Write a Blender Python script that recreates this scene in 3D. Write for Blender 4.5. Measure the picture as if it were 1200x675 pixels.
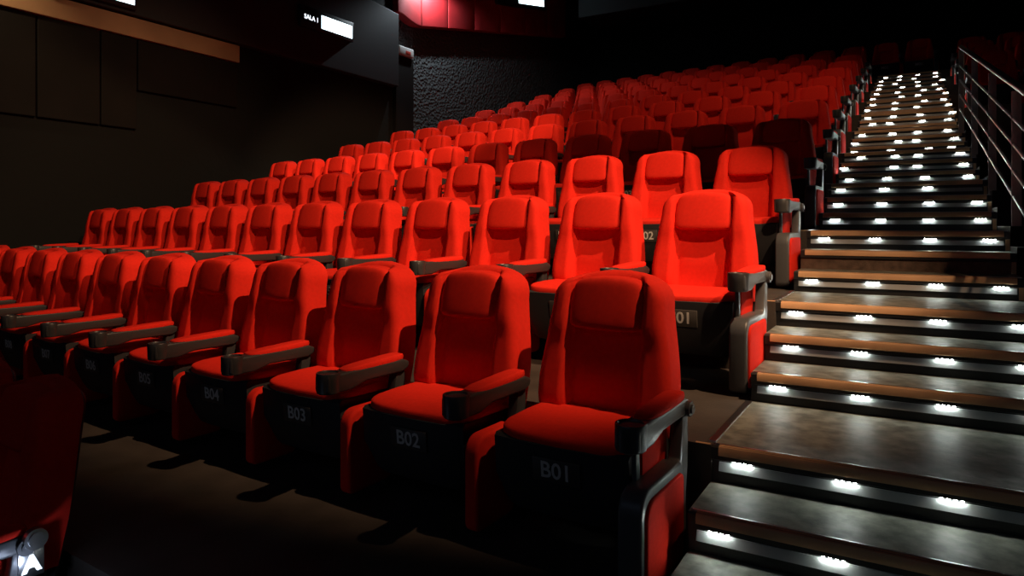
import bpy, bmesh, math, random
from mathutils import Vector, Matrix
random.seed(7)
R = math.radians
for o in list(bpy.data.objects):
    bpy.data.objects.remove(o)
SC = bpy.context.scene
COL = SC.collection

# ------------------------------------------------------------------ camera
CAMZ = 1.103
cam = bpy.data.cameras.new('camera')
cam.lens = 24.0; cam.sensor_width = 36.0; cam.sensor_fit = 'HORIZONTAL'
cam.shift_y = -(337.5 - 264.6) / 1200.0
cam.clip_start = 0.05; cam.clip_end = 100
camo = bpy.data.objects.new('camera', cam); COL.objects.link(camo)
camo.location = (0, 0, CAMZ); camo.rotation_euler = (R(90), 0, R(30.27))
SC.camera = camo

# ------------------------------------------------------------------ world / exposure
w = bpy.data.worlds.new('world'); SC.world = w; w.use_nodes = True
w.node_tree.nodes['Background'].inputs[0].default_value = (0.5, 0.6, 1.0, 1)
w.node_tree.nodes['Background'].inputs[1].default_value = 0.0
SC.view_settings.view_transform = 'Standard'; SC.view_settings.look = 'None'
SC.view_settings.exposure = 0.0; SC.view_settings.gamma = 1.0
SC.view_settings.use_curve_mapping = False

# ------------------------------------------------------------------ lights (ceiling spots over the stalls, plus added fills)
def spot(name, loc, target, power, angle, blend, color, radius=0.05):
    l = bpy.data.lights.new(name, 'SPOT'); l.energy = power; l.color = color
    l.spot_size = R(angle); l.spot_blend = blend; l.shadow_soft_size = radius
    o = bpy.data.objects.new(name, l); COL.objects.link(o); o.location = loc
    d = Vector(target) - Vector(loc)
    o.rotation_euler = d.to_track_quat('-Z', 'Y').to_euler()
    return o
WARM = (1.0, 0.62, 0.36)
k_ = spot('ceiling_or_fill_spot', (1.9, 2.44, 5.8), (-3.6, 3.98, 1.0), 1650, 66, 0.55, WARM, 0.05)
k_.scale = (0.52, 1, 1)      # profile spot with an oval beam along the rows
k2 = spot('ceiling_or_fill_spot', (2.2, 0.3, 5.0), (-3.2, 3.95, 1.3), 950, 57.6, 0.25, WARM, 0.05)
d_ = (Vector((-3.2, 3.95, 1.3)) - Vector((2.2, 0.3, 5.0))).normalized()
W_ = Vector((-1, .075, 0)); W_ = (W_ - d_ * W_.dot(d_)).normalized(); N_ = W_.cross(-d_)
k2.rotation_euler = Matrix((N_, W_, -d_)).transposed().to_euler(); k2.scale = (0.38, 1, 1)   # oval beam over rows C and D
spot('ceiling_or_fill_spot', (-1.5, 3.6, 6.2), (-5.8, 7.6, 2.3), 1700, 36, 0.5, WARM, 0.08)
spot('ceiling_or_fill_spot', (0.6, 4.4, 7.4), (-3.1, 9.7, 2.7), 450, 64, 0.8, WARM, 0.08)  # weak fill added to lift the dark right and upper rows
spot('ceiling_or_fill_spot', (-7.6, 2.9, 4.3), (-8.4, 3.3, 3.62), 75, 75, 0.95, (1.0, 0.72, 0.42), 0.05)
spot('wall_spot', (-8.02, 10.8, 5.85), (-8.40, 11.3, 3.6), 170, 165, 0.4, (0.8, 0.92, 1.0), 0.03)
la = bpy.data.lights.new('front_fill', 'AREA'); la.energy = 11; la.color = (.55, .7, 1.0); la.shape = 'RECTANGLE'; la.size = 8; la.size_y = 3.5  # wide cool fill added at the front to lift seat numbers; no screen is modelled
lo_ = bpy.data.objects.new('front_fill', la); COL.objects.link(lo_); lo_.location = (-3, -2.9, 3.2); lo_.rotation_euler = (R(84), 0, 0)

# ------------------------------------------------------------------ materials
def mat(name, color, rough=0.6, metal=0.0, spec=0.5, noise=None, bump=None, emit=None, sheen=0.0, coat=0.0, bd=.01, nr=.2):
    m = bpy.data.materials.new(name); m.use_nodes = True
    nt = m.node_tree; b = nt.nodes['Principled BSDF']
    b.inputs['Base Color'].default_value = (*color, 1)
    b.inputs['Roughness'].default_value = rough; b.inputs['Metallic'].default_value = metal
    b.inputs['Specular IOR Level'].default_value = spec
    b.inputs['Sheen Weight'].default_value = sheen
    b.inputs['Coat Weight'].default_value = coat
    if sheen: b.inputs['Sheen Tint'].default_value = (*color, 1)
    tc = nt.nodes.new('ShaderNodeTexCoord')
    if noise:
        sc, amt, det = noise
        n = nt.nodes.new('ShaderNodeTexNoise'); n.inputs['Scale'].default_value = sc; n.inputs['Detail'].default_value = det
        nt.links.new(tc.outputs['Object'], n.inputs['Vector'])
        mr = nt.nodes.new('ShaderNodeMapRange'); mr.inputs[1].default_value = .5 - nr; mr.inputs[2].default_value = .5 + nr
        mr.inputs[3].default_value = 1 - amt; mr.inputs[4].default_value = 1 + amt
        nt.links.new(n.outputs['Fac'], mr.inputs[0])
        mx = nt.nodes.new('ShaderNodeVectorMath'); mx.operation = 'SCALE'
        mx.inputs[0].default_value = color
        nt.links.new(mr.outputs[0], mx.inputs['Scale']); nt.links.new(mx.outputs[0], b.inputs['Base Color'])
    if bump:
        sc, st, kind = bump
        if kind == 'noise':
            n = nt.nodes.new('ShaderNodeTexNoise'); n.inputs['Scale'].default_value = sc; n.inputs['Detail'].default_value = 4
        else:
            n = nt.nodes.new('ShaderNodeTexVoronoi'); n.inputs['Scale'].default_value = sc
        nt.links.new(tc.outputs['Object'], n.inputs['Vector'])
        bp = nt.nodes.new('ShaderNodeBump'); bp.inputs['Strength'].default_value = st; bp.inputs['Distance'].default_value = bd
        nt.links.new(n.outputs[0], bp.inputs['Height']); nt.links.new(bp.outputs[0], b.inputs['Normal'])
    if emit:
        b.inputs['Emission Color'].default_value = (*emit[0], 1); b.inputs['Emission Strength'].default_value = emit[1]
    return m
M = {}
M['red'] = mat('red_fabric', (0.72, 0.024, 0.012), 0.85, spec=0.12, noise=(60, 0.05, 3), bump=(400, 0.15, 'noise'), sheen=0.15)
M['shell'] = mat('black_shell_plastic', (0.028, 0.028, 0.030), 0.55, spec=0.3)
M['plastic'] = mat('dark_grey_plastic', (0.075, 0.078, 0.082), 0.38, spec=0.5)
M['cup'] = mat('black_cup_plastic', (0.035, 0.035, 0.036), 0.4, spec=0.5)
M['plate'] = mat('number_plate_grey', (0.05, 0.045, 0.04), 0.5)
M['digits'] = mat('number_lettering', (0.62, 0.60, 0.55), 0.6)
M['metal'] = mat('brushed_metal', (0.62, 0.63, 0.64), 0.28, metal=1.0)
M['chrome'] = mat('polished_steel', (0.80, 0.81, 0.83), 0.30, metal=1.0)
M['tread'] = mat('mottled_grey_vinyl', (0.15, 0.153, 0.128), 0.55, spec=0.3, noise=(16, 0.4, 8), nr=.13, bump=(40, 0.12, 'noise'))
M['black'] = mat('black_rubber', (0.012, 0.012, 0.013), 0.5)
M['brown_carpet'] = mat('brown_riser_carpet', (0.10, 0.065, 0.045), 0.9, noise=(25, 0.4, 5), bump=(150, 0.4, 'noise'))
M['orange'] = mat('orange_brown_nosing', (0.56, 0.33, 0.17), 0.6, noise=(4, 0.25, 4))
M['floor'] = mat('brown_terrace_vinyl', (0.048, 0.038, 0.031), 0.7, noise=(6, 0.25, 5), bump=(60, 0.1, 'noise'))
M['wall'] = mat('charcoal_wall_carpet', (0.0075, 0.0080, 0.0075), 0.9, spec=0.2, bump=(14, 0.5, 'noise'))
M['tex_wall'] = mat('grey_pimpled_wall', (0.055, 0.060, 0.062), 0.75, bump=(17, 0.8, 'voronoi'), bd=.04)
M['panel'] = mat('dark_brown_panel', (0.0065, 0.005, 0.004), 0.8, spec=0.2, noise=(2, 0.2, 3))
M['strip'] = mat('tan_wood_band', (0.36, 0.21, 0.11), 0.6, noise=(1.5, 0.2, 3))
M['soffit'] = mat('dark_blue_grey_board', (0.020, 0.022, 0.025), 0.7)
M['ceiling'] = mat('black_ceiling', (0.012, 0.012, 0.012), 0.9)
M['maroon'] = mat('maroon_wall_cloth', (0.10, 0.012, 0.012), 0.85)
M['padred'] = mat('red_wall_padding', (0.42, 0.012, 0.016), 0.7, noise=(3, 0.15, 3))
M['white_plastic'] = mat('white_plastic', (0.6, 0.6, 0.58), 0.5)
M['red_plastic'] = mat('red_plastic', (0.5, 0.05, 0.03), 0.5)
M['sign_black'] = mat('sign_black', (0.015, 0.016, 0.02), 0.4)
M['led'] = mat('white_led', (1, 1, 1), 0.5, emit=((0.90, 1.0, 0.93), 130.0))
M['signlight'] = mat('lit_sign_face', (1, 1, 1), 0.5, emit=((0.72, 0.93, 1.0), 3.2))
M['signtext'] = mat('lit_sign_letters', (1, 1, 1), 0.5, emit=((0.85, 0.93, 1.0), 1.6))
M['rowletter'] = mat('lit_row_letter', (1, 1, 1), 0.5, emit=((0.75, 0.88, 1.0), 1.3))
M['alu'] = mat('satin_aluminium', (0.26, 0.27, 0.27), 0.5, metal=0.1)
M['postgrey'] = mat('warm_grey_post_paint', (0.42, 0.36, 0.32), 0.45)
M['wire'] = mat('grey_ledge', (0.16, 0.14, 0.13), 0.5)

# ------------------------------------------------------------------ helpers
def obj(name, bm, m, parent=None, smooth=True, mats=None, angle=40):
    bmesh.ops.recalc_face_normals(bm, faces=bm.faces)
    me = bpy.data.meshes.new(name); bm.to_mesh(me); bm.free()
    for mm in (mats or [m]): me.materials.append(mm)
    if smooth:
        for p in me.polygons: p.use_smooth = True
        me.set_sharp_from_angle(angle=R(angle))
    o = bpy.data.objects.new(name, me); COL.objects.link(o)
    if parent: o.parent = parent
    return o
def tag(o, label=None, cat=None, group=None, kind=None):
    if label: o['label'] = label
    if cat: o['category'] = cat
    if group: o['group'] = group
    if kind: o['kind'] = kind
    return o
def empty(name, loc=(0, 0, 0), rz=0.0):
    o = bpy.data.objects.new(name, None); COL.objects.link(o)
    o.empty_display_size = 0.1; o.location = loc; o.rotation_euler = (0, 0, rz)
    return o
def box(bm, lo, hi, bevel=0.0, seg=2, mi=0):
    lo = Vector(lo); hi = Vector(hi)
    t = bmesh.new()
    bmesh.ops.create_cube(t, size=1.0)
    for v in t.verts:
        v.co = Vector([(lo[i] + hi[i]) / 2 + v.co[i] * (hi[i] - lo[i]) for i in range(3)])
    if bevel > 0:
        bmesh.ops.bevel(t, geom=list(t.edges), offset=bevel, segments=seg, profile=0.5, affect='EDGES')
    merge(bm, t, mi)
def merge(bm, t, mi=0):
    mp = {}
    for v in t.verts: mp[v] = bm.verts.new(v.co)
    for f in t.faces:
        try:
            nf = bm.faces.new([mp[v] for v in f.verts]); nf.material_index = mi
        except ValueError: pass
    t.free()
def prism(bm, pts, axis, a, b, bevel=0.0, seg=2, mi=0):
    """polygon pts (two coords) extruded along axis from a to b. axis 'x': pts are (y,z)"""
    t = bmesh.new()
    def P(p, s):
        if axis == 'x': return (s, p[0], p[1])
        if axis == 'y': return (p[0], s, p[1])
        return (p[0], p[1], s)
    A = [t.verts.new(P(p, a)) for p in pts]; B = [t.verts.new(P(p, b)) for p in pts]
    t.faces.new(A); t.faces.new(B[::-1])
    n = len(pts); 
    for i in range(n): t.faces.new([A[i], B[i], B[(i + 1) % n], A[(i + 1) % n]])
    bmesh.ops.recalc_face_normals(t, faces=t.faces)
    if bevel > 0:
        es = [e for e in t.edges if e.calc_face_angle(0) > 0.5]
        bmesh.ops.bevel(t, geom=es, offset=bevel, segments=seg, profile=0.5, affect='EDGES')
    merge(bm, t, mi)
def tube(bm, pts, r, n=10, cap=True):
    pts = [Vector(p) for p in pts]; rings = []
    for i, p in enumerate(pts):
        d = (pts[min(i + 1, len(pts) - 1)] - pts[max(i - 1, 0)]).normalized()
        up = Vector((0, 0, 1)) if abs(d.z) < 0.95 else Vector((1, 0, 0))
        a = d.cross(up).normalized(); b = d.cross(a)
        rings.append([bm.verts.new(p + (a * math.cos(2 * math.pi * k / n) + b * math.sin(2 * math.pi * k / n)) * r) for k in range(n)])
    for i in range(len(rings) - 1):
        for k in range(n):
            bm.faces.new([rings[i][k], rings[i][(k + 1) % n], rings[i + 1][(k + 1) % n], rings[i + 1][k]])
    if cap: bm.faces.new(rings[0][::-1]); bm.faces.new(rings[-1])
def cyl(bm, c, r, h, axis='z', n=24, r2=None, mi=0):
    t = bmesh.new(); bmesh.ops.create_cone(t, cap_ends=True, segments=n, radius1=r, radius2=r if r2 is None else r2, depth=h)
    rot = {'z': Matrix.Identity(4), 'x': Matrix.Rotation(R(90), 4, 'Y'), 'y': Matrix.Rotation(R(90), 4, 'X')}[axis]
    bmesh.ops.transform(t, matrix=Matrix.Translation(c) @ rot, verts=t.verts); merge(bm, t, mi)
def sm(a, b, x):
    t = min(1, max(0, (x - a) / (b - a))); return t * t * (3 - 2 * t)
def slab(zs, hw, yf, yb, us):
    """closed upholstery slab: rows zs, half width hw(z), front depth yf(x,z), back depth yb(x,z)"""
    bm = bmesh.new(); F = []; B = []
    for z in zs:
        w_ = hw(z)
        F.append([bm.verts.new((u * w_, yf(u, u * w_, z), z)) for u in us])
        B.append([bm.verts.new((u * w_, yb(u, u * w_, z), z)) for u in us])
    for G in (F, B):
        for i in range(len(zs) - 1):
            for j in range(len(us) - 1):
                bm.faces.new([G[i][j], G[i][j + 1], G[i + 1][j + 1], G[i + 1][j]])
    for i in range(len(zs) - 1):
        for j in (0, -1): bm.faces.new([F[i][j], F[i + 1][j], B[i + 1][j], B[i][j]])
    for i in (0, -1):
        for j in range(len(us) - 1): bm.faces.new([F[i][j], F[i][j + 1], B[i][j + 1], B[i][j]])
    return bm
def superbox(c, h, e=3.0, n=24, m=14, shape=None):
    """rounded cushion: super-ellipsoid"""
    bm = bmesh.new()
    def sp(v, p): return math.copysign(abs(v) ** p, v)
    rows_ = []
    for i in range(1, m):
        la = -math.pi / 2 + math.pi * i / m
        row = []
        for j in range(n):
            lo = 2 * math.pi * j / n
            p = Vector((sp(math.cos(la), 2 / e) * sp(math.cos(lo), 2 / e) * h[0],
                        sp(math.cos(la), 2 / e) * sp(math.sin(lo), 2 / e) * h[1],
                        sp(math.sin(la), 2 / e) * h[2]))
            if shape: p = shape(p)
            row.append(bm.verts.new(p + Vector(c)))
        rows_.append(row)
    def pole(s):
        p = Vector((0, 0, s * h[2]))
        if shape: p = shape(p)
        return bm.verts.new(p + Vector(c))
    a = pole(-1); b = pole(1)
    for i in range(len(rows_) - 1):
        for j in range(n):
            bm.faces.new([rows_[i][j], rows_[i][(j + 1) % n], rows_[i + 1][(j + 1) % n], rows_[i + 1][j]])
    for j in range(n):
        bm.faces.new([a, rows_[0][(j + 1) % n], rows_[0][j]]); bm.faces.new([b, rows_[-1][j], rows_[-1][(j + 1) % n]])
    return bm
def text_mesh(s, size, m, bold=0.0, extr=0.001):
    cu = bpy.data.curves.new('txt', 'FONT'); cu.body = s; cu.size = size; cu.align_x = 'CENTER'; cu.align_y = 'CENTER'
    cu.offset = bold; cu.extrude = extr; cu.resolution_u = 3
    o = bpy.data.objects.new('txt', cu); COL.objects.link(o)
    dg = bpy.context.evaluated_depsgraph_get(); me = bpy.data.meshes.new_from_object(o.evaluated_get(dg))
    bpy.data.objects.remove(o); bpy.data.curves.remove(cu)
    me.materials.clear(); me.materials.append(m)
    return me

# ------------------------------------------------------------------ layout of the rake
SP = 0.60
A0 = R(-2.2065); CV = -0.01306
HS = 0.932
rowX = {'B': -0.981, 'C': -0.917, 'D': -0.933, 'E': -0.916, 'F': -0.922, 'G': -0.955, 'H': -0.989}
rowY = {'B': 2.466, 'C': 3.637, 'D': 4.912, 'E': 6.086, 'F': 7.418, 'G': 8.685, 'H': 10.081}
rowT = {'B': -0.171, 'C': 0.193, 'D': 0.555, 'E': 0.900, 'F': 1.272, 'G': 1.639, 'H': 2.018}
rowZ = {k: v + CAMZ - HS for k, v in rowT.items()}
for i, k in enumerate('IJKLM'):
    rowX[k] = -0.98; rowY[k] = 10.081 + 1.285 * (i + 1); rowZ[k] = rowZ['H'] + 0.371 * (i + 1)
rowX['A'] = -2.64; rowY['A'] = 1.27; rowZ['A'] = -0.366
LET = 'ABCDEFGHIJKLM'
def arc(row, d, off=0.0):
    """point at distance d (towards the left) along a row; off: forward(+Y) of the row line"""
    n = 12; x, y = rowX[row], rowY[row]
    x = x if row != 'A' else -0.981; y = y if row != 'A' else 1.20
    for i in range(n):
        a = A0 + CV * d * (i + 0.5) / n
        x -= math.cos(a) * d / n; y -= math.sin(a) * d / n
    a = A0 + CV * d
    return Vector((x - math.sin(a) * off, y + math.cos(a) * off)), a
EDGE = -1.30
def Lr(row): return rowY[row] + EDGE if row != 'A' else 1.20 + EDGE
XL = -0.58; XR = 0.49; XWL = -8.4; XWR = 2.7; YB = 18.7

# ------------------------------------------------------------------ floor terraces
bm = bmesh.new()
def row_edge(row, xr):
    ds = []
    base = rowX[row] if row != 'A' else -0.981
    d0 = base - xr; ds = [d0 + (8.4 + xr) * 1.03 * i / 14 for i in range(15)]
    pts = []
    for d in ds:
        p, a = arc(row, d, EDGE); pts.append([p.x, p.y])
    pts[0][0] = xr; pts[-1][0] = XWL - 0.05
    return pts
for i, row in enumerate(LET):
    z = rowZ[row]
    xr = XL if row != 'M' else XWR
    e0 = row_edge(row, XL)
    e1 = row_edge(LET[i + 1], XL) if row != 'M' else [[p[0], YB + 0.1] for p in e0]
    if row == 'A': e0 = [[p[0], -3.0] for p in e1]; z = -0.366
    lo = [bm.verts.new((p[0], p[1], z)) for p in e0]; hi = [bm.verts.new((p[0], p[1], z)) for p in e1]
    for j in range(len(lo) - 1): bm.faces.new([lo[j], lo[j + 1], hi[j + 1], hi[j]])
    # riser in front of the terrace
    zb = rowZ[LET[i - 1]] if i else -0.5
    dn = [bm.verts.new((p[0], p[1], zb)) for p in e0]
    for j in range(len(lo) - 1): bm.faces.new([dn[j], dn[j + 1], lo[j + 1], lo[j]])
    # end face towards the stairs
    v = [bm.verts.new(c) for c in ((XL, e0[0][1], z), (XL, e1[0][1], z), (XL, e1[0][1], z - 0.5), (XL, e0[0][1], z - 0.5))]
    bm.faces.new(v)
    if row == 'M':
        v = [bm.verts.new(c) for c in ((XL, e0[0][1], z), (XWR, e0[0][1], z), (XWR, YB + .1, z), (XL, YB + .1, z))]
        bm.faces.new(v)
# low floor under the right hand side, and terraces of the small right block
v = [bm.verts.new(c) for c in ((XL, -3, -0.366), (XWR, -3, -0.366), (XWR, 9.4, -0.366), (XL, 9.4, -0.366))]; bm.faces.new(v)
for i, row in enumerate('HIJKL'):
    z = rowZ[row]; y0 = Lr(row); y1 = Lr(LET[LET.index(row) + 1]); zb = z - 0.372 if i else -0.366
    for c in (((XR, y0, z), (XWR, y0, z), (XWR, y1, z), (XR, y1, z)), ((XR, y0, zb), (XWR, y0, zb), (XWR, y0, z), (XR, y0, z)),
              ((XR, y0, z), (XR, y1, z), (XR, y1, z - .6), (XR, y0, z - .6))):
        bm.faces.new([bm.verts.new(p) for p in c])
z = rowZ['M']; bm.faces.new([bm.verts.new(p) for p in ((XR, Lr('M'), z - .4), (XWR, Lr('M'), z - .4), (XWR, Lr('M'), z), (XR, Lr('M'), z))])
tag(obj('floor', bm, M['floor'], smooth=False), kind='structure')

# ------------------------------------------------------------------ walls, ceiling
def plane(name, pts, m, kind='structure', thick=None):
    bm = bmesh.new(); 
    vs = [bm.verts.new(p) for p in pts]; f = bm.faces.new(vs)
    if thick:
        r = bmesh.ops.extrude_face_region(bm, geom=[f]); 
        bmesh.ops.translate(bm, vec=thick, verts=[v for v in r['geom'] if isinstance(v, bmesh.types.BMVert)])
    o = obj(name, bm, m, smooth=False); tag(o, kind=kind); return o
ZC = 7.9
plane('wall_left', [(XWL, -3, -.4), (XWL, 9.95, -.4), (XWL, 9.95, ZC), (XWL, -3, ZC)], M['wall'], thick=(-.2, 0, 0))
plane('wall_left', [(XWL - .12, 9.95, 1), (XWL - .12, YB, 1), (XWL - .12, YB, ZC), (XWL - .12, 9.95, ZC)], M['tex_wall'], thick=(-.1, 0, 0))
plane('wall_back', [(XWL - .2, YB, 3.4), (XWR, YB, 3.4), (XWR, YB, ZC), (XWL - .2, YB, ZC)], M['wall'], thick=(0, .2, 0))
plane('wall_right', [(XWR, -3, -.4), (XWR, YB, -.4), (XWR, YB, ZC), (XWR, -3, ZC)], M['maroon'], thick=(.2, 0, 0))
plane('wall_front', [(XWL, -3, -.4), (XWR, -3, -.4), (XWR, -3, ZC), (XWL, -3, ZC)], M['wall'], thick=(0, -.2, 0))
plane('ceiling', [(XWL - .3, -3, ZC), (XWR, -3, ZC), (XWR, YB, ZC), (XWL - .3, YB, ZC)], M['ceiling'], thick=(0, 0, .2))
# soffit above the rear of the hall
bm = bmesh.new(); box(bm, (-7.6, YB - 2.2, 6.6), (XWR - .05, YB - .02, ZC - .01), 0.02)
tag(obj('trim_1', bm, M['soffit'], smooth=False), kind='structure')
bm = bmesh.new(); box(bm, (XWR - .10, 2, 3.55), (XWR - .005, 18, 3.60)); 
tag(obj('trim_2', bm, M['wire'], smooth=False), kind='structure')
bm = bmesh.new(); box(bm, (XWR - .10, 2, 3.0), (XWR - .005, 18, 3.03))
tag(obj('trim_3', bm, M['wire'], smooth=False), kind='structure')
# tan band on the left wall
bm = bmesh.new(); box(bm, (XWL + .005, -2.9, 3.44), (XWL + .10, 6.48, 3.68), 0.005)
tag(obj('trim_4', bm, M['strip'], smooth=False), kind='structure')
# acoustic panels hung on the left wall below the band
PL = [(1.3, 3.9, 2.31), (3.93, 4.63, 2.31), (4.66, 5.02, 2.31)]
pl = [(2.4, 3.86, 2.31, 'left of the three tall ones, at the picture edge'), (3.88, 4.55, 2.31, 'middle of the three tall ones'), (4.57, 5.0, 2.31, 'narrow rightmost of the three tall ones'),
      (5.02, 6.48, 2.80, 'the short one at the right end under the tan band')]
for y0, y1, z0, txt in pl:
    bm = bmesh.new(); box(bm, (XWL + .003, y0, z0), (XWL + .06, y1, 3.43), 0.008)
    tag(obj('acoustic_panel', bm, M['panel'], smooth=False), 'dark brown acoustic wall panel, ' + txt, 'wall panel', 'acoustic panels on the left wall')
# upper box on the left wall that carries the signs
bm = bmesh.new(); prism(bm, [(-2.9, 3.70), (9.93, 3.70), (9.93, 5.05), (-2.9, 5.9)], 'x', XWL + .004, XWL + .16, 0.01)
tag(obj('trim_5', bm, M['soffit'], smooth=False), kind='structure')
# red padded panels above the textured wall, edge rising with the rake
ys = [9.97, 10.7, 11.6, 12.6, 13.7, 14.9, 16.1, 17.2]
def zr(y): return 4.86 + (y - 9.9) * 0.205 + (0.25 * sm(10.7, 9.9, y) if y < 10.7 else 0)
pw = ['leftmost by the wall corner', 'second from the wall corner', 'third from the wall corner', 'fourth from the wall corner', 'fifth, left part behind the lit sign', 'sixth, right of the lit sign', 'dark end one farthest right']
for i in range(7):
    bm = bmesh.new(); y0, y1 = ys[i] + .006, ys[i + 1] - .006
    n = 5; pts = [(y0 + (y1 - y0) * k / n, zr(y0 + (y1 - y0) * k / n)) for k in range(n + 1)] + [(y1, ZC - .01), (y0, ZC - .01)]
    prism(bm, pts, 'x', XWL - .115, XWL + .10, 0.02, 3)
    tag(obj('padded_panel', bm, M['padred']), 'red upholstered wall panel high on the left wall, ' + pw[i], 'wall panel', 'red padded panels above the textured wall')
# pillar and emergency lamp
bm = bmesh.new(); box(bm, (XWL - .10, 9.97, 1.2), (XWL + .06, 10.50, 4.33), 0.01)
tag(obj('pillar', bm, M['panel'], smooth=False), 'dark brown flat pilaster on the left wall under the small white emergency lamp', 'pillar')
t = tag(empty('emergency_lamp', (XWL, 10.24, 4.34)), 'small white emergency lamp with a red mark on top of the dark pilaster', 'lamp')
bm = bmesh.new(); box(bm, (-.06, -.22, 0), (.10, .22, .17), 0.02, 3); obj('housing', bm, M['white_plastic'], t)
bm = bmesh.new(); box(bm, (.10, -.03, .04), (.105, .12, .10), 0.002); obj('indicator', bm, M['red_plastic'], t)

# signs
def sign(loc, y0, y1, z0, z1, split, label, txt, dy=0, tilt=0, rz=0):
    t = tag(empty('lit_sign', loc), label, 'sign')
    t.rotation_euler = (tilt, 0, 0)
    L = y1 - y0; H = z1 - z0
    bm = bmesh.new(); box(bm, (0, 0, 0), (.07, L, H), 0.006); obj('sign_housing', bm, M['sign_black'], t)
    bm = bmesh.new(); box(bm, (.068, L * split, H * .16), (.076, L * .97, H * .80), 0.002); obj('light_panel', bm, M['signlight'], t)
    if txt:
        me = text_mesh(txt, H * .30, M['signtext'], 0.002)
        o = bpy.data.objects.new('sign_text', me); COL.objects.link(o); o.parent = t
        o.location = (.074, L * split * .5, H * .48); o.rotation_euler = (R(90), 0, R(90))
    return t
sign((XWL + .16, 7.50, 4.22), 7.50, 8.66, 0, .33, .37, 'lit hall sign with SALA 1 lettering left of the wall corner', 'SALA 1')
sign((XWL + .16, 3.85, 3.74), 3.85, 4.90, 0, .33, .35, 'lit sign box cut off by the top picture edge above the tan band', None)
sign((XWL + .10, 13.45, 6.22), 13.35, 15.8, 0, .55, .42, 'lit sign on the red padded wall panels at the top edge', 'SALA', tilt=R(12))
t = tag(empty('wall_spotlight', (XWL + .1, 10.8, 6.05)), 'wall spotlight just above the picture over the textured wall', 'lamp')
bm = bmesh.new(); cyl(bm, (.30, 0, 0), .07, .2); obj('lamp_body', bm, M['plastic'], t)
bm = bmesh.new(); box(bm, (0, -.02, .06), (.30, .02, .10)); obj('bracket', bm, M['plastic'], t)

# ------------------------------------------------------------------ staircase
st = tag(empty('staircase', (0, Lr('B'), 0)), 'long dark aisle staircase with rows of white LED lights at right', 'stairs')
nos = []   # (y, z, row start?, index)
for i, row in enumerate('BCDEFGHIJKLM'):
    y0 = Lr(row); z0 = rowZ[row]
    nos.append((y0, z0, True, row))
    if row != 'M':
        nx = LET[LET.index(row) + 1]; dy = Lr(nx) - y0; dz = rowZ[nx] - z0
        nos.append((y0 + .52 * dy, z0 + dz / 3, False, row)); nos.append((y0 + .76 * dy, z0 + 2 * dz / 3, False, row))
def led_mesh():
    bm = bmesh.new()
    for k in range(4):
        x = (k - 1.5) * .017; box(bm, (x - .0035, -.0085, -.003), (x + .0035, -.001, .003))
    return bm
led0 = None; strip0 = {}
ledx = [-0.478, -0.18, 0.112, 0.40]
yb0 = Lr('B')
for i, (y, z, land, row) in enumerate(nos):
    if i + 1 < len(nos): y2, z2 = nos[i + 1][:2]
    else: y2, z2 = y + .12, z
    zprev = nos[i - 1][1] if i else -0.366
    xr = XR
    bm = bmesh.new(); t = bmesh.new()
    zb = zprev - .1
    # cross section (y,z) with rounded nose
    prism(t, [(0, zb - z), (0, -.05), (-.012, -.045), (-.012, -.006), (-.006, 0), (.02, 0), (y2 - y + .02, 0), (y2 - y + .02, zb - z)], 'x', XL, xr)
    for f in t.faces: f.material_index = 1
    t.normal_update(); t.faces.ensure_lookup_table()
    for f in t.faces:
        c = f.calc_center_median(); 
        if abs(f.normal.z) > .9 and c.z > -.001 and c.y > .03: f.material_index = 0
        if i == 8 and abs(f.normal.y) > .9 and c.y < .01 and c.z < -.05: f.material_index = 2
    for f in t.faces:
        nf = bm.faces.new([bm.verts.new(v.co) for v in f.verts]); nf.material_index = f.material_index
    t.free()
    s = obj('step', bm, None, st, smooth=False, mats=[M['tread'], M['black'], M['brown_carpet']])
    s.location = (0, y - yb0, z)
    bm = bmesh.new()
    prism(bm, [(.004, .0025), (-.012, -.002), (-.0175, -.012), (-.0175, -.030), (-.012, -.032), (.004, -.004)], 'x', XL + .025, xr - .03)
    obj('nosing_strip', bm, M['orange'], s)
    bm = bmesh.new(); box(bm, (XL + .01, .004, -.001), (xr - .01, .010, .004)); obj('edge_trim', bm, M['metal'], s)
    if i != 8:
        bm = bmesh.new()
        prism(bm, [(0, -.054), (-.004, -.054), (-.014, -.082), (0, -.082)], 'x', XL + .025, xr - .03)
        obj('light_strip', bm, M['alu'], s)
        for k, x in enumerate(ledx):
            if i == 12 and k == 3: continue
            if led0 is None: o = obj('led_lamp', led_mesh(), M['led'], s, smooth=False); led0 = o
            else: o = led0.copy(); COL.objects.link(o); o.parent = s
            jit = random.uniform(-.012, .012) + (random.choice([0, 0, .06, -.05]) if i > 13 else 0)
            o.location = (x + jit, -.003, -.0485)
    if i > 6:
        bm = bmesh.new(); box(bm, (xr - .022, -.006, zprev - z + .004), (xr - .002, 0.002, -.04)); obj('corner_strip', bm, M['orange'], s)
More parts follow.
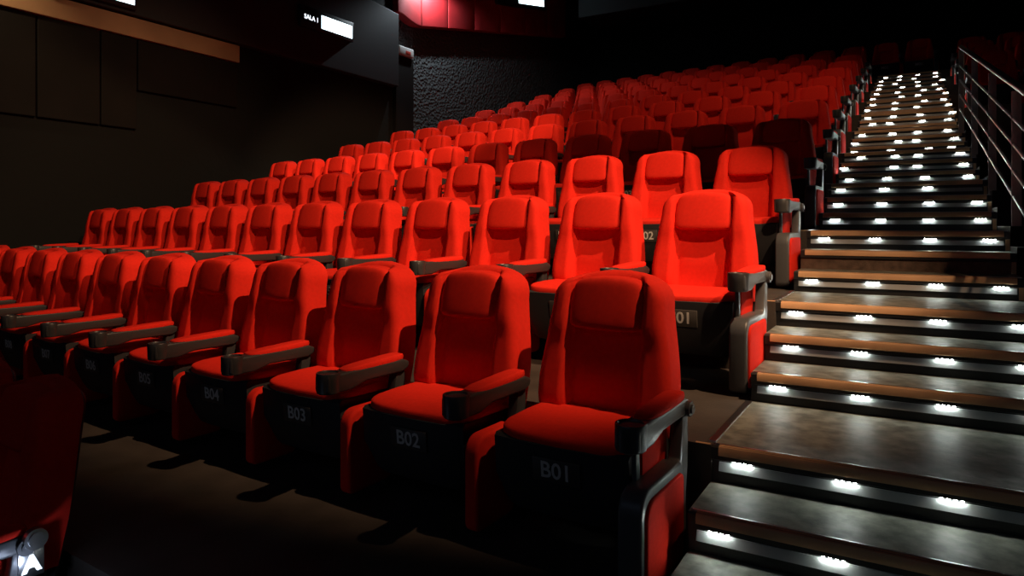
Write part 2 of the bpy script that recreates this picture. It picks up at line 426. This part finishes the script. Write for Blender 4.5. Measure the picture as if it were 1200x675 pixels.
# metal joint strips between terrace floor and stair landings, orange terrace corners
nth = ['first', 'second', 'third', 'fourth', 'fifth', 'sixth', 'seventh', 'eighth', 'ninth', 'tenth', 'eleventh', 'twelfth', 'thirteenth']
for row in 'CDEFGHIJKL':
    y = Lr(row); dy = .5 * (Lr(LET[LET.index(row) + 1]) - y); z = rowZ[row]
    bm = bmesh.new(); box(bm, (XL - .018, y + .02, z - .002), (XL + .008, y + dy, z + .006), .002)
    tag(obj('joint_strip', bm, M['metal'], smooth=False), 'thin metal joint strip beside the stairs on the floor of row ' + row, 'floor strip', 'metal joint strips along the stair edge')
    bm = bmesh.new(); box(bm, (XL - .055, y - .008, z - .16), (XL - .004, y + .004, z + .002), .002)
    tag(obj('corner_trim', bm, M['orange'], smooth=False), 'orange brown corner strip on the terrace edge of row ' + row + ' beside the stairs', 'corner strip', 'orange terrace corner strips')

# ------------------------------------------------------------------ handrail at right
def stair_z(y):
    for a, b in zip(nos, nos[1:]):
        if a[0] <= y < b[0]: return a[1]
    return nos[0][1]
rt = tag(empty('handrail', (.52, 4.74, stair_z(4.74))), 'steel handrail with flat posts and four thin rails right of the stairs', 'railing')
def rp(y, h):
    x = .53 - .02 * (y - 4.74); zc = 1.075 + (y - 4.74) * .2905
    return Vector((x - .52, y - 4.74, zc + h - stair_z(4.74)))
bm = bmesh.new(); tube(bm, [rp(3.2, .80), rp(5.5, .80), rp(8.5, .80)], .021, 12); obj('handrail_tube', bm, M['chrome'], rt)
posts = [3.85, 4.86, 5.95, 7.15, 8.45]
for y in posts:
    bm = bmesh.new(); p = rp(y, .80); zb = stair_z(y - .02) - stair_z(4.74)
    box(bm, (p.x - .024, p.y - .005, zb), (p.x + .024, p.y + .005, p.z - .03), .002)
    tube(bm, [p - Vector((0, 0, .05)), p - Vector((0, 0, .01))], .007, 8)
    box(bm, (p.x - .03, p.y - .05, zb), (p.x + .03, p.y + .05, zb + .008), .002)
    obj('post', bm, M['postgrey'], rt)
for h in (.16, .31, .46, .61):
    bm = bmesh.new(); tube(bm, [rp(3.3, h) + Vector((-.012, 0, 0)), rp(8.5, h) + Vector((-.012, 0, 0))], .0095, 8); obj('rail', bm, M['chrome'], rt)
# low curb behind the rail
bm = bmesh.new()
for a, b in zip(nos[1:], nos[2:]):
    if a[0] < 9: box(bm, (XR + .002, a[0], -.36), (XR + .14, b[0], a[1] + .03))
tag(obj('trim_6', bm, M['panel'], smooth=False), kind='structure')

# ------------------------------------------------------------------ the cinema seat
ZT = HS; ZB = .365; ZK = .80
def hw(z, g=0.0):
    if z < .55: w_ = .256 + .006 * sm(.36, .5, z)
    elif z < ZK: w_ = .262 - (.262 - .222) * sm(.50, .90, z) / sm(.50, .90, ZK) 
    else: w_ = .222
    if z > ZK:
        t = (z - ZK) / (ZT + g - ZK); w_ = .222 * max(0.0, 1 - t ** 3.0) ** .46
    return max(w_ + g, .03)
def ybase(z): return -.135 + (z - .42) * .19
def yfront(u, x, z):
    a = abs(x); wz = hw(z)
    wing = (.060 + .012 * sm(.66, .74, z)) * sm(.132, .156, a) * (1 - .15 * sm(.90, .93, z)) * sm(.34, .46, z)
    conc = .010 * (1 - min(a / .14, 1) ** 2)
    edge = max(0, 1 - (wz - a) / .035); rnd = .040 * (1 - math.sqrt(max(0, 1 - edge * edge))) if edge > 0 else 0
    top = max(0, 1 - (ZT - z) / .04); rt_ = .035 * (1 - math.sqrt(max(0, 1 - min(1, top) ** 2)))
    lumbar = -.014 * math.exp(-((z - .56) / .07) ** 2) * (1 - sm(.10, .14, a))
    return ybase(z) - wing + conc + rnd + rt_ + lumbar
us = [-1, -.985, -.95, -.90, -.84, -.78, -.72, -.66, -.60, -.54, -.50, -.45, -.36, -.2, 0, .2, .36, .45, .50, .54, .60, .66, .72, .78, .84, .90, .95, .985, 1]
zs = [ZB + (ZK - ZB) * i / 13 for i in range(14)] + [ZK + (ZT - ZK) * math.sin(math.pi / 2 * i / 9) for i in range(1, 10)]
def back_mesh():
    return slab(zs, hw, yfront, lambda u, x, z: ybase(z) + .070, us)
def backshell_mesh():
    zz = [ZB - .05 + (ZK - ZB + .05) * i / 10 for i in range(11)] + [ZK + (ZT - .001 - ZK) * math.sin(math.pi / 2 * i / 9) for i in range(1, 10)]
    def bk(u, x, z):
        e = max(0, (abs(u) - .8) / .2); t = sm(ZT - .06, ZT + .01, z)
        return ybase(z) + .095 - .028 * e * e - .035 * t
    return slab(zz, lambda z: hw(z, -.003), lambda u, x, z: ybase(z) + .064, bk, us)
def cushion_mesh():
    def shp(p):
        x, y, z = p
        z2 = z + (.010 * (abs(x) / .24) ** 2 if z > 0 else 0) - (.012 * sm(.05, .21, -y) if z > 0 else 0)
        y2 = y - .012 * (1 - (x / .24) ** 2) if y < 0 else y
        return Vector((x, y2, z2))
    return superbox((0, -.288, .395), (.243, .192, .036), 7.0, 40, 16, shp)
def shell_mesh():
    bm = bmesh.new()
    # side profile swept over x with rounded lower corners
    xs = [-.246, -.239, -.215, -.18, -.1, 0, .1, .18, .215, .239, .246]
    secs = []
    for x in xs:
        a = abs(x); drop = .0 if a < .176 else .07 * (1 - math.sqrt(max(0, 1 - ((a - .176) / .0701) ** 2)))
        bow = -.012 * (1 - (x / .24) ** 2)
        zb = .125 + drop
        prof = [(-.470 + bow, .396), (-.482 + bow, .386), (-.472 + bow, .26), (-.445 + bow, zb + .045), (-.425 + bow, zb + .012), (-.39, zb),
                (-.25, zb + .01), (-.13, zb + .06), (-.105, .30), (-.105, .39)]
        secs.append([bm.verts.new((x, p[0], p[1])) for p in prof])
    n = len(secs[0])
    for i in range(len(secs) - 1):
        for k in range(n): bm.faces.new([secs[i][k], secs[i + 1][k], secs[i + 1][(k + 1) % n], secs[i][(k + 1) % n]])
    bm.faces.new(secs[0]); bm.faces.new(secs[-1][::-1])
    return bm
def headrest_mesh():
    def shp(p):
        x, y, z = p
        y2 = y - .012 * (1 - (x / .15) ** 2) * (1 if y < 0 else 0)
        k = 1 - .06 * (z / .09) if z > 0 else 1 - .02 * (z / .09)
        return Vector((x * k, y2 + .19 * z, z - (.016 * (x / .15) ** 2 if z > 0 else .0)))
    zc = .816
    return superbox((0, ybase(zc) - .014, zc), (.148, .046, .098), 6.5, 44, 20, shp)
AX = .297
def arm_mesh(s):
    bm = bmesh.new(); x = s * AX
    prism(bm, [(-.62, .462), (-.60, .455), (-.50, .455), (-.42, .475), (-.20, .475), (-.165, .49), (-.16, .515), (-.20, .530), (-.50, .530), (-.62, .530)], 'x', x - .039, x + .039, .010, 3)
    return bm
def cup_mesh(s):
    bm = bmesh.new(); x = s * AX; c = Vector((x, -.585, 0)); n = 28
    prof = [(.038, .456), (.044, .460), (.046, .50), (.047, .532), (.045, .536), (.040, .536), (.037, .531), (.034, .48), (.0, .478)]
    rings = [[bm.verts.new((c.x + r * math.cos(2 * math.pi * k / n), c.y + r * math.sin(2 * math.pi * k / n), z)) for k in range(n)] if r else [bm.verts.new((c.x, c.y, z))] for r, z in prof]
    for a, b in zip(rings, rings[1:]):
        for k in range(n):
            if len(b) == 1: bm.faces.new([a[k], a[(k + 1) % n], b[0]])
            else: bm.faces.new([a[k], a[(k + 1) % n], b[(k + 1) % n], b[k]])
    bm.faces.new(rings[0][::-1])
    return bm
def pad_mesh(s):
    return superbox((s * AX, -.350, .531), (.037, .170, .018), 4.5, 28, 10, lambda p: Vector((p.x, p.y, p.z + .04 * p.y)))
def rrect(y0, y1, z0, z1, r, n=5, tl=None):
    pts = []
    for cx, cz, a0, rr in ((y0, z1, 90, tl or r), (y0, z0, 180, r), (y1, z0, 270, r), (y1, z1, 0, r)):
        ox = cx + (rr if cx == y0 else -rr); oz = cz + (rr if cz == z0 else -rr)
        for k in range(n + 1):
            a = R(a0 + 90 * k / n); pts.append((ox + rr * math.cos(a), oz + rr * math.sin(a)))
    return pts
def post_mesh(s, end):
    bm = bmesh.new(); x = s * AX
    o = s * .012 if end else 0
    # curved upright from the arm hinge down to the side panel and floor foot
    prism(bm, [(-.225, .49), (-.175, .49), (-.170, .40), (-.175, .30), (-.19, .22), (-.19, .02), (-.16, .0), (-.34, .0), (-.30, .02), (-.29, .20), (-.33, .27), (-.40, .30), (-.40, .325), (-.30, .32), (-.25, .34), (-.235, .42)], 'x', x + o - .022, x + o + .022, .006, 2)
    if end:
        cyl(bm, (x + s * .042, -.195, .495), .026, .02, 'x', 20)
        cyl(bm, (x + s * .053, -.195, .495), .016, .012, 'x', 16)
    return bm
def sidepanel_frame(s):
    bm = bmesh.new(); x = s * AX
    prism(bm, rrect(-.60, -.235, .015, .335, .03, 5, tl=.07), 'x', x - .038, x + .038, .010, 3)
    return bm
def sidepanel_red(s, end):
    bm = bmesh.new(); x = s * AX
    if end: prism(bm, rrect(-.575, -.255, .035, .305, .025, 5, tl=.055), 'x', x + s * .030, x + s * .048, .007, 3)
    else: prism(bm, rrect(-.505, -.26, .035, .37, .030, 6, tl=.06), 'x', x - .029, x + .029, .014, 4)
    return bm
def inner_red(s):
    bm = bmesh.new(); x = s * AX
    prism(bm, rrect(-.44, -.22, .26, .46, .02, 3), 'x', x - s * .034 - .012, x - s * .034 + .012, .006, 2)
    return bm
def front_leg(s):
    bm = bmesh.new(); x = s * AX
    prism(bm, [(-.50, .46), (-.47, .46), (-.46, .30), (-.49, .30)], 'x', x - s * .028 - .008, x - s * .028 + .008, .003, 2)
    return bm
MESH = {}
def part(key, name, maker, m, parent, angle=40):
    if key not in MESH:
        o = obj(name, maker(), m, parent, angle=angle); MESH[key] = o.data; return o
    o = bpy.data.objects.new(name, MESH[key]); COL.objects.link(o); o.parent = parent; return o
def standard(root, s, end):
    k = (s, end)
    a = part(('arm', k), 'armrest', lambda: arm_mesh(s), M['plastic'] if end else M['cup'], root)
    part(('cup', k), 'cup_holder', lambda: cup_mesh(s), M['cup'], a)
    part(('pad', k), 'arm_pad', lambda: pad_mesh(s), M['red'], a)
    part(('post', k), 'arm_support', lambda: post_mesh(s, end), M['plastic'] if end else M['shell'], root)
    if end:
        p = part(('spf', k), 'side_panel', lambda: sidepanel_frame(s), M['plastic'], root)
        part(('spr', k), 'fabric_inset', lambda: sidepanel_red(s, True), M['red'], p)
        part(('inn', k), 'inner_pad', lambda: inner_red(s), M['red'], root)
        part(('fl', k), 'front_strut', lambda: front_leg(s), M['plastic'], root)
    else:
        part(('spr', k), 'side_panel', lambda: sidepanel_red(s, False), M['red'], root)
def seat(loc, rz, label, group, number=None, right='mid', left=None):
    t = tag(empty('cinema_seat', loc, rz), label, 'seat', group)
    part('cushion', 'seat_cushion', cushion_mesh, M['red'], t, 60)
    sh = part('shell', 'seat_shell', shell_mesh, M['shell'], t, 35)
    b = part('back', 'backrest', back_mesh, M['red'], t, 80)
    part('head', 'headrest', headrest_mesh, M['red'], b, 80)
    part('bshell', 'back_shell', backshell_mesh, M['shell'], t, 50)
    if number:
        pm = part('plate', 'number_plate', plate_mesh, M['plate'], sh)
        me = text_mesh(number, .075, M['digits'], 0.0012, .0006)
        o = bpy.data.objects.new('seat_number', me); COL.objects.link(o); o.parent = sh
        o.location = (.0, -.4945, .308); o.rotation_euler = (R(90 + 5), 0, 0)
    if right: standard(t, 1, right == 'end')
    if left: standard(t, -1, left == 'end')
    return t
def plate_mesh():
    bm = bmesh.new(); box(bm, (-.088, -.4935, .268), (.088, -.482, .348), .003)
    for v in bm.verts: v.co.y += (.308 - v.co.z) * .10
    return bm
counts = {k: 12 for k in 'CDEFGHIJKL'}; counts['B'] = 12; counts['A'] = 2; counts['M'] = 14
# small measured spacing corrections along the rows (metres)
adj = {'B': [-.012, .012, .03, .035, .03, .02, .012, .004, -.002, -.008, -.012, -.015, -.015]}
row_words = {'A': 'front row at lower left', 'B': 'nearest full row', 'C': 'second full row', 'D': 'third full row', 'E': 'fourth full row', 'F': 'fifth full row',
             'G': 'sixth full row', 'H': 'seventh full row', 'I': 'eighth full row', 'J': 'ninth full row', 'K': 'tenth full row', 'L': 'eleventh full row', 'M': 'last row at the top'}
for row in LET:
    for k in range(counts[row]):
        d = SP * k + (adj[row][k] if row in adj else 0)
        if row == 'A': p = Vector((-2.64 - SP * k, 1.27 + .05 * k)); a = R(-5)
        elif row == 'M':
            q, a = arc('M', SP * (k - 1) - .54, 0); p = q
        else: p, a = arc(row, d)
        num = '%s%02d' % (row, k + 1)
        if k == 0 and row not in 'AM': lab = 'red cinema seat %s at the stair end of the %s' % (num, row_words[row])
        elif row == 'A': lab = ['dark red front row seat at lower left beside the glowing A plate', 'dark red seat cut by the left edge behind the front row end seat'][k]
        elif row == 'M' and k < 2: lab = 'dark seat %s at the head of the stairs in the last row' % num
        else: lab = 'red cinema seat %s, %s from the stairs in the %s' % (num, nth[k] if k < 13 else 'fourteenth', row_words[row])
        s_ = seat((p.x, p.y, rowZ[row]), a, lab, 'seats of row ' + row, None if row == 'A' else num,
                  'end' if k == 0 else 'mid', 'mid' if k == counts[row] - 1 else None)
        if row == 'A' and k == 0: seatA = s_
# glowing row letter on the end standard of the front row
me = text_mesh('A', .068, M['rowletter'], 0.003, .002)
bm = bmesh.new(); box(bm, (.325, -.215, .395), (.339, -.145, .480), .003)
pl_ = obj('row_letter_plate', bm, M['chrome'], seatA); pl_['label'] = 'shiny plate under the arm hinge with a glowing letter'
o = bpy.data.objects.new('row_letter', me); COL.objects.link(o); o.parent = pl_; o.location = (.341, -.18, .436); o.rotation_euler = (R(90), 0, R(90))
bm = bmesh.new(); cyl(bm, (.350, -.175, .515), .032, .024, 'x', 28); cyl(bm, (.364, -.175, .515), .022, .008, 'x', 24)
hr = obj('hinge_ring', bm, M['chrome'], seatA); hr['label'] = 'shiny round steel hinge cap on the arm end'
l = bpy.data.lights.new('row_lamp', 'POINT'); l.energy = 0.35; l.color = (.6, .72, 1); l.shadow_soft_size = .008
o = bpy.data.objects.new('row_lamp', l); COL.objects.link(o); o.parent = seatA; o.location = (.41, -.22, .44)
# small right-hand block
for row in 'IJKL':
    for k in range(2):
        seat((.98 + SP * k, rowY[row], rowZ[row]), 0, 'dark red seat right of the stairs, %s one from the stairs beside row %s' % (nth[k], row), 'seats right of the stairs',
             None, 'mid', 'end' if k == 0 else None)
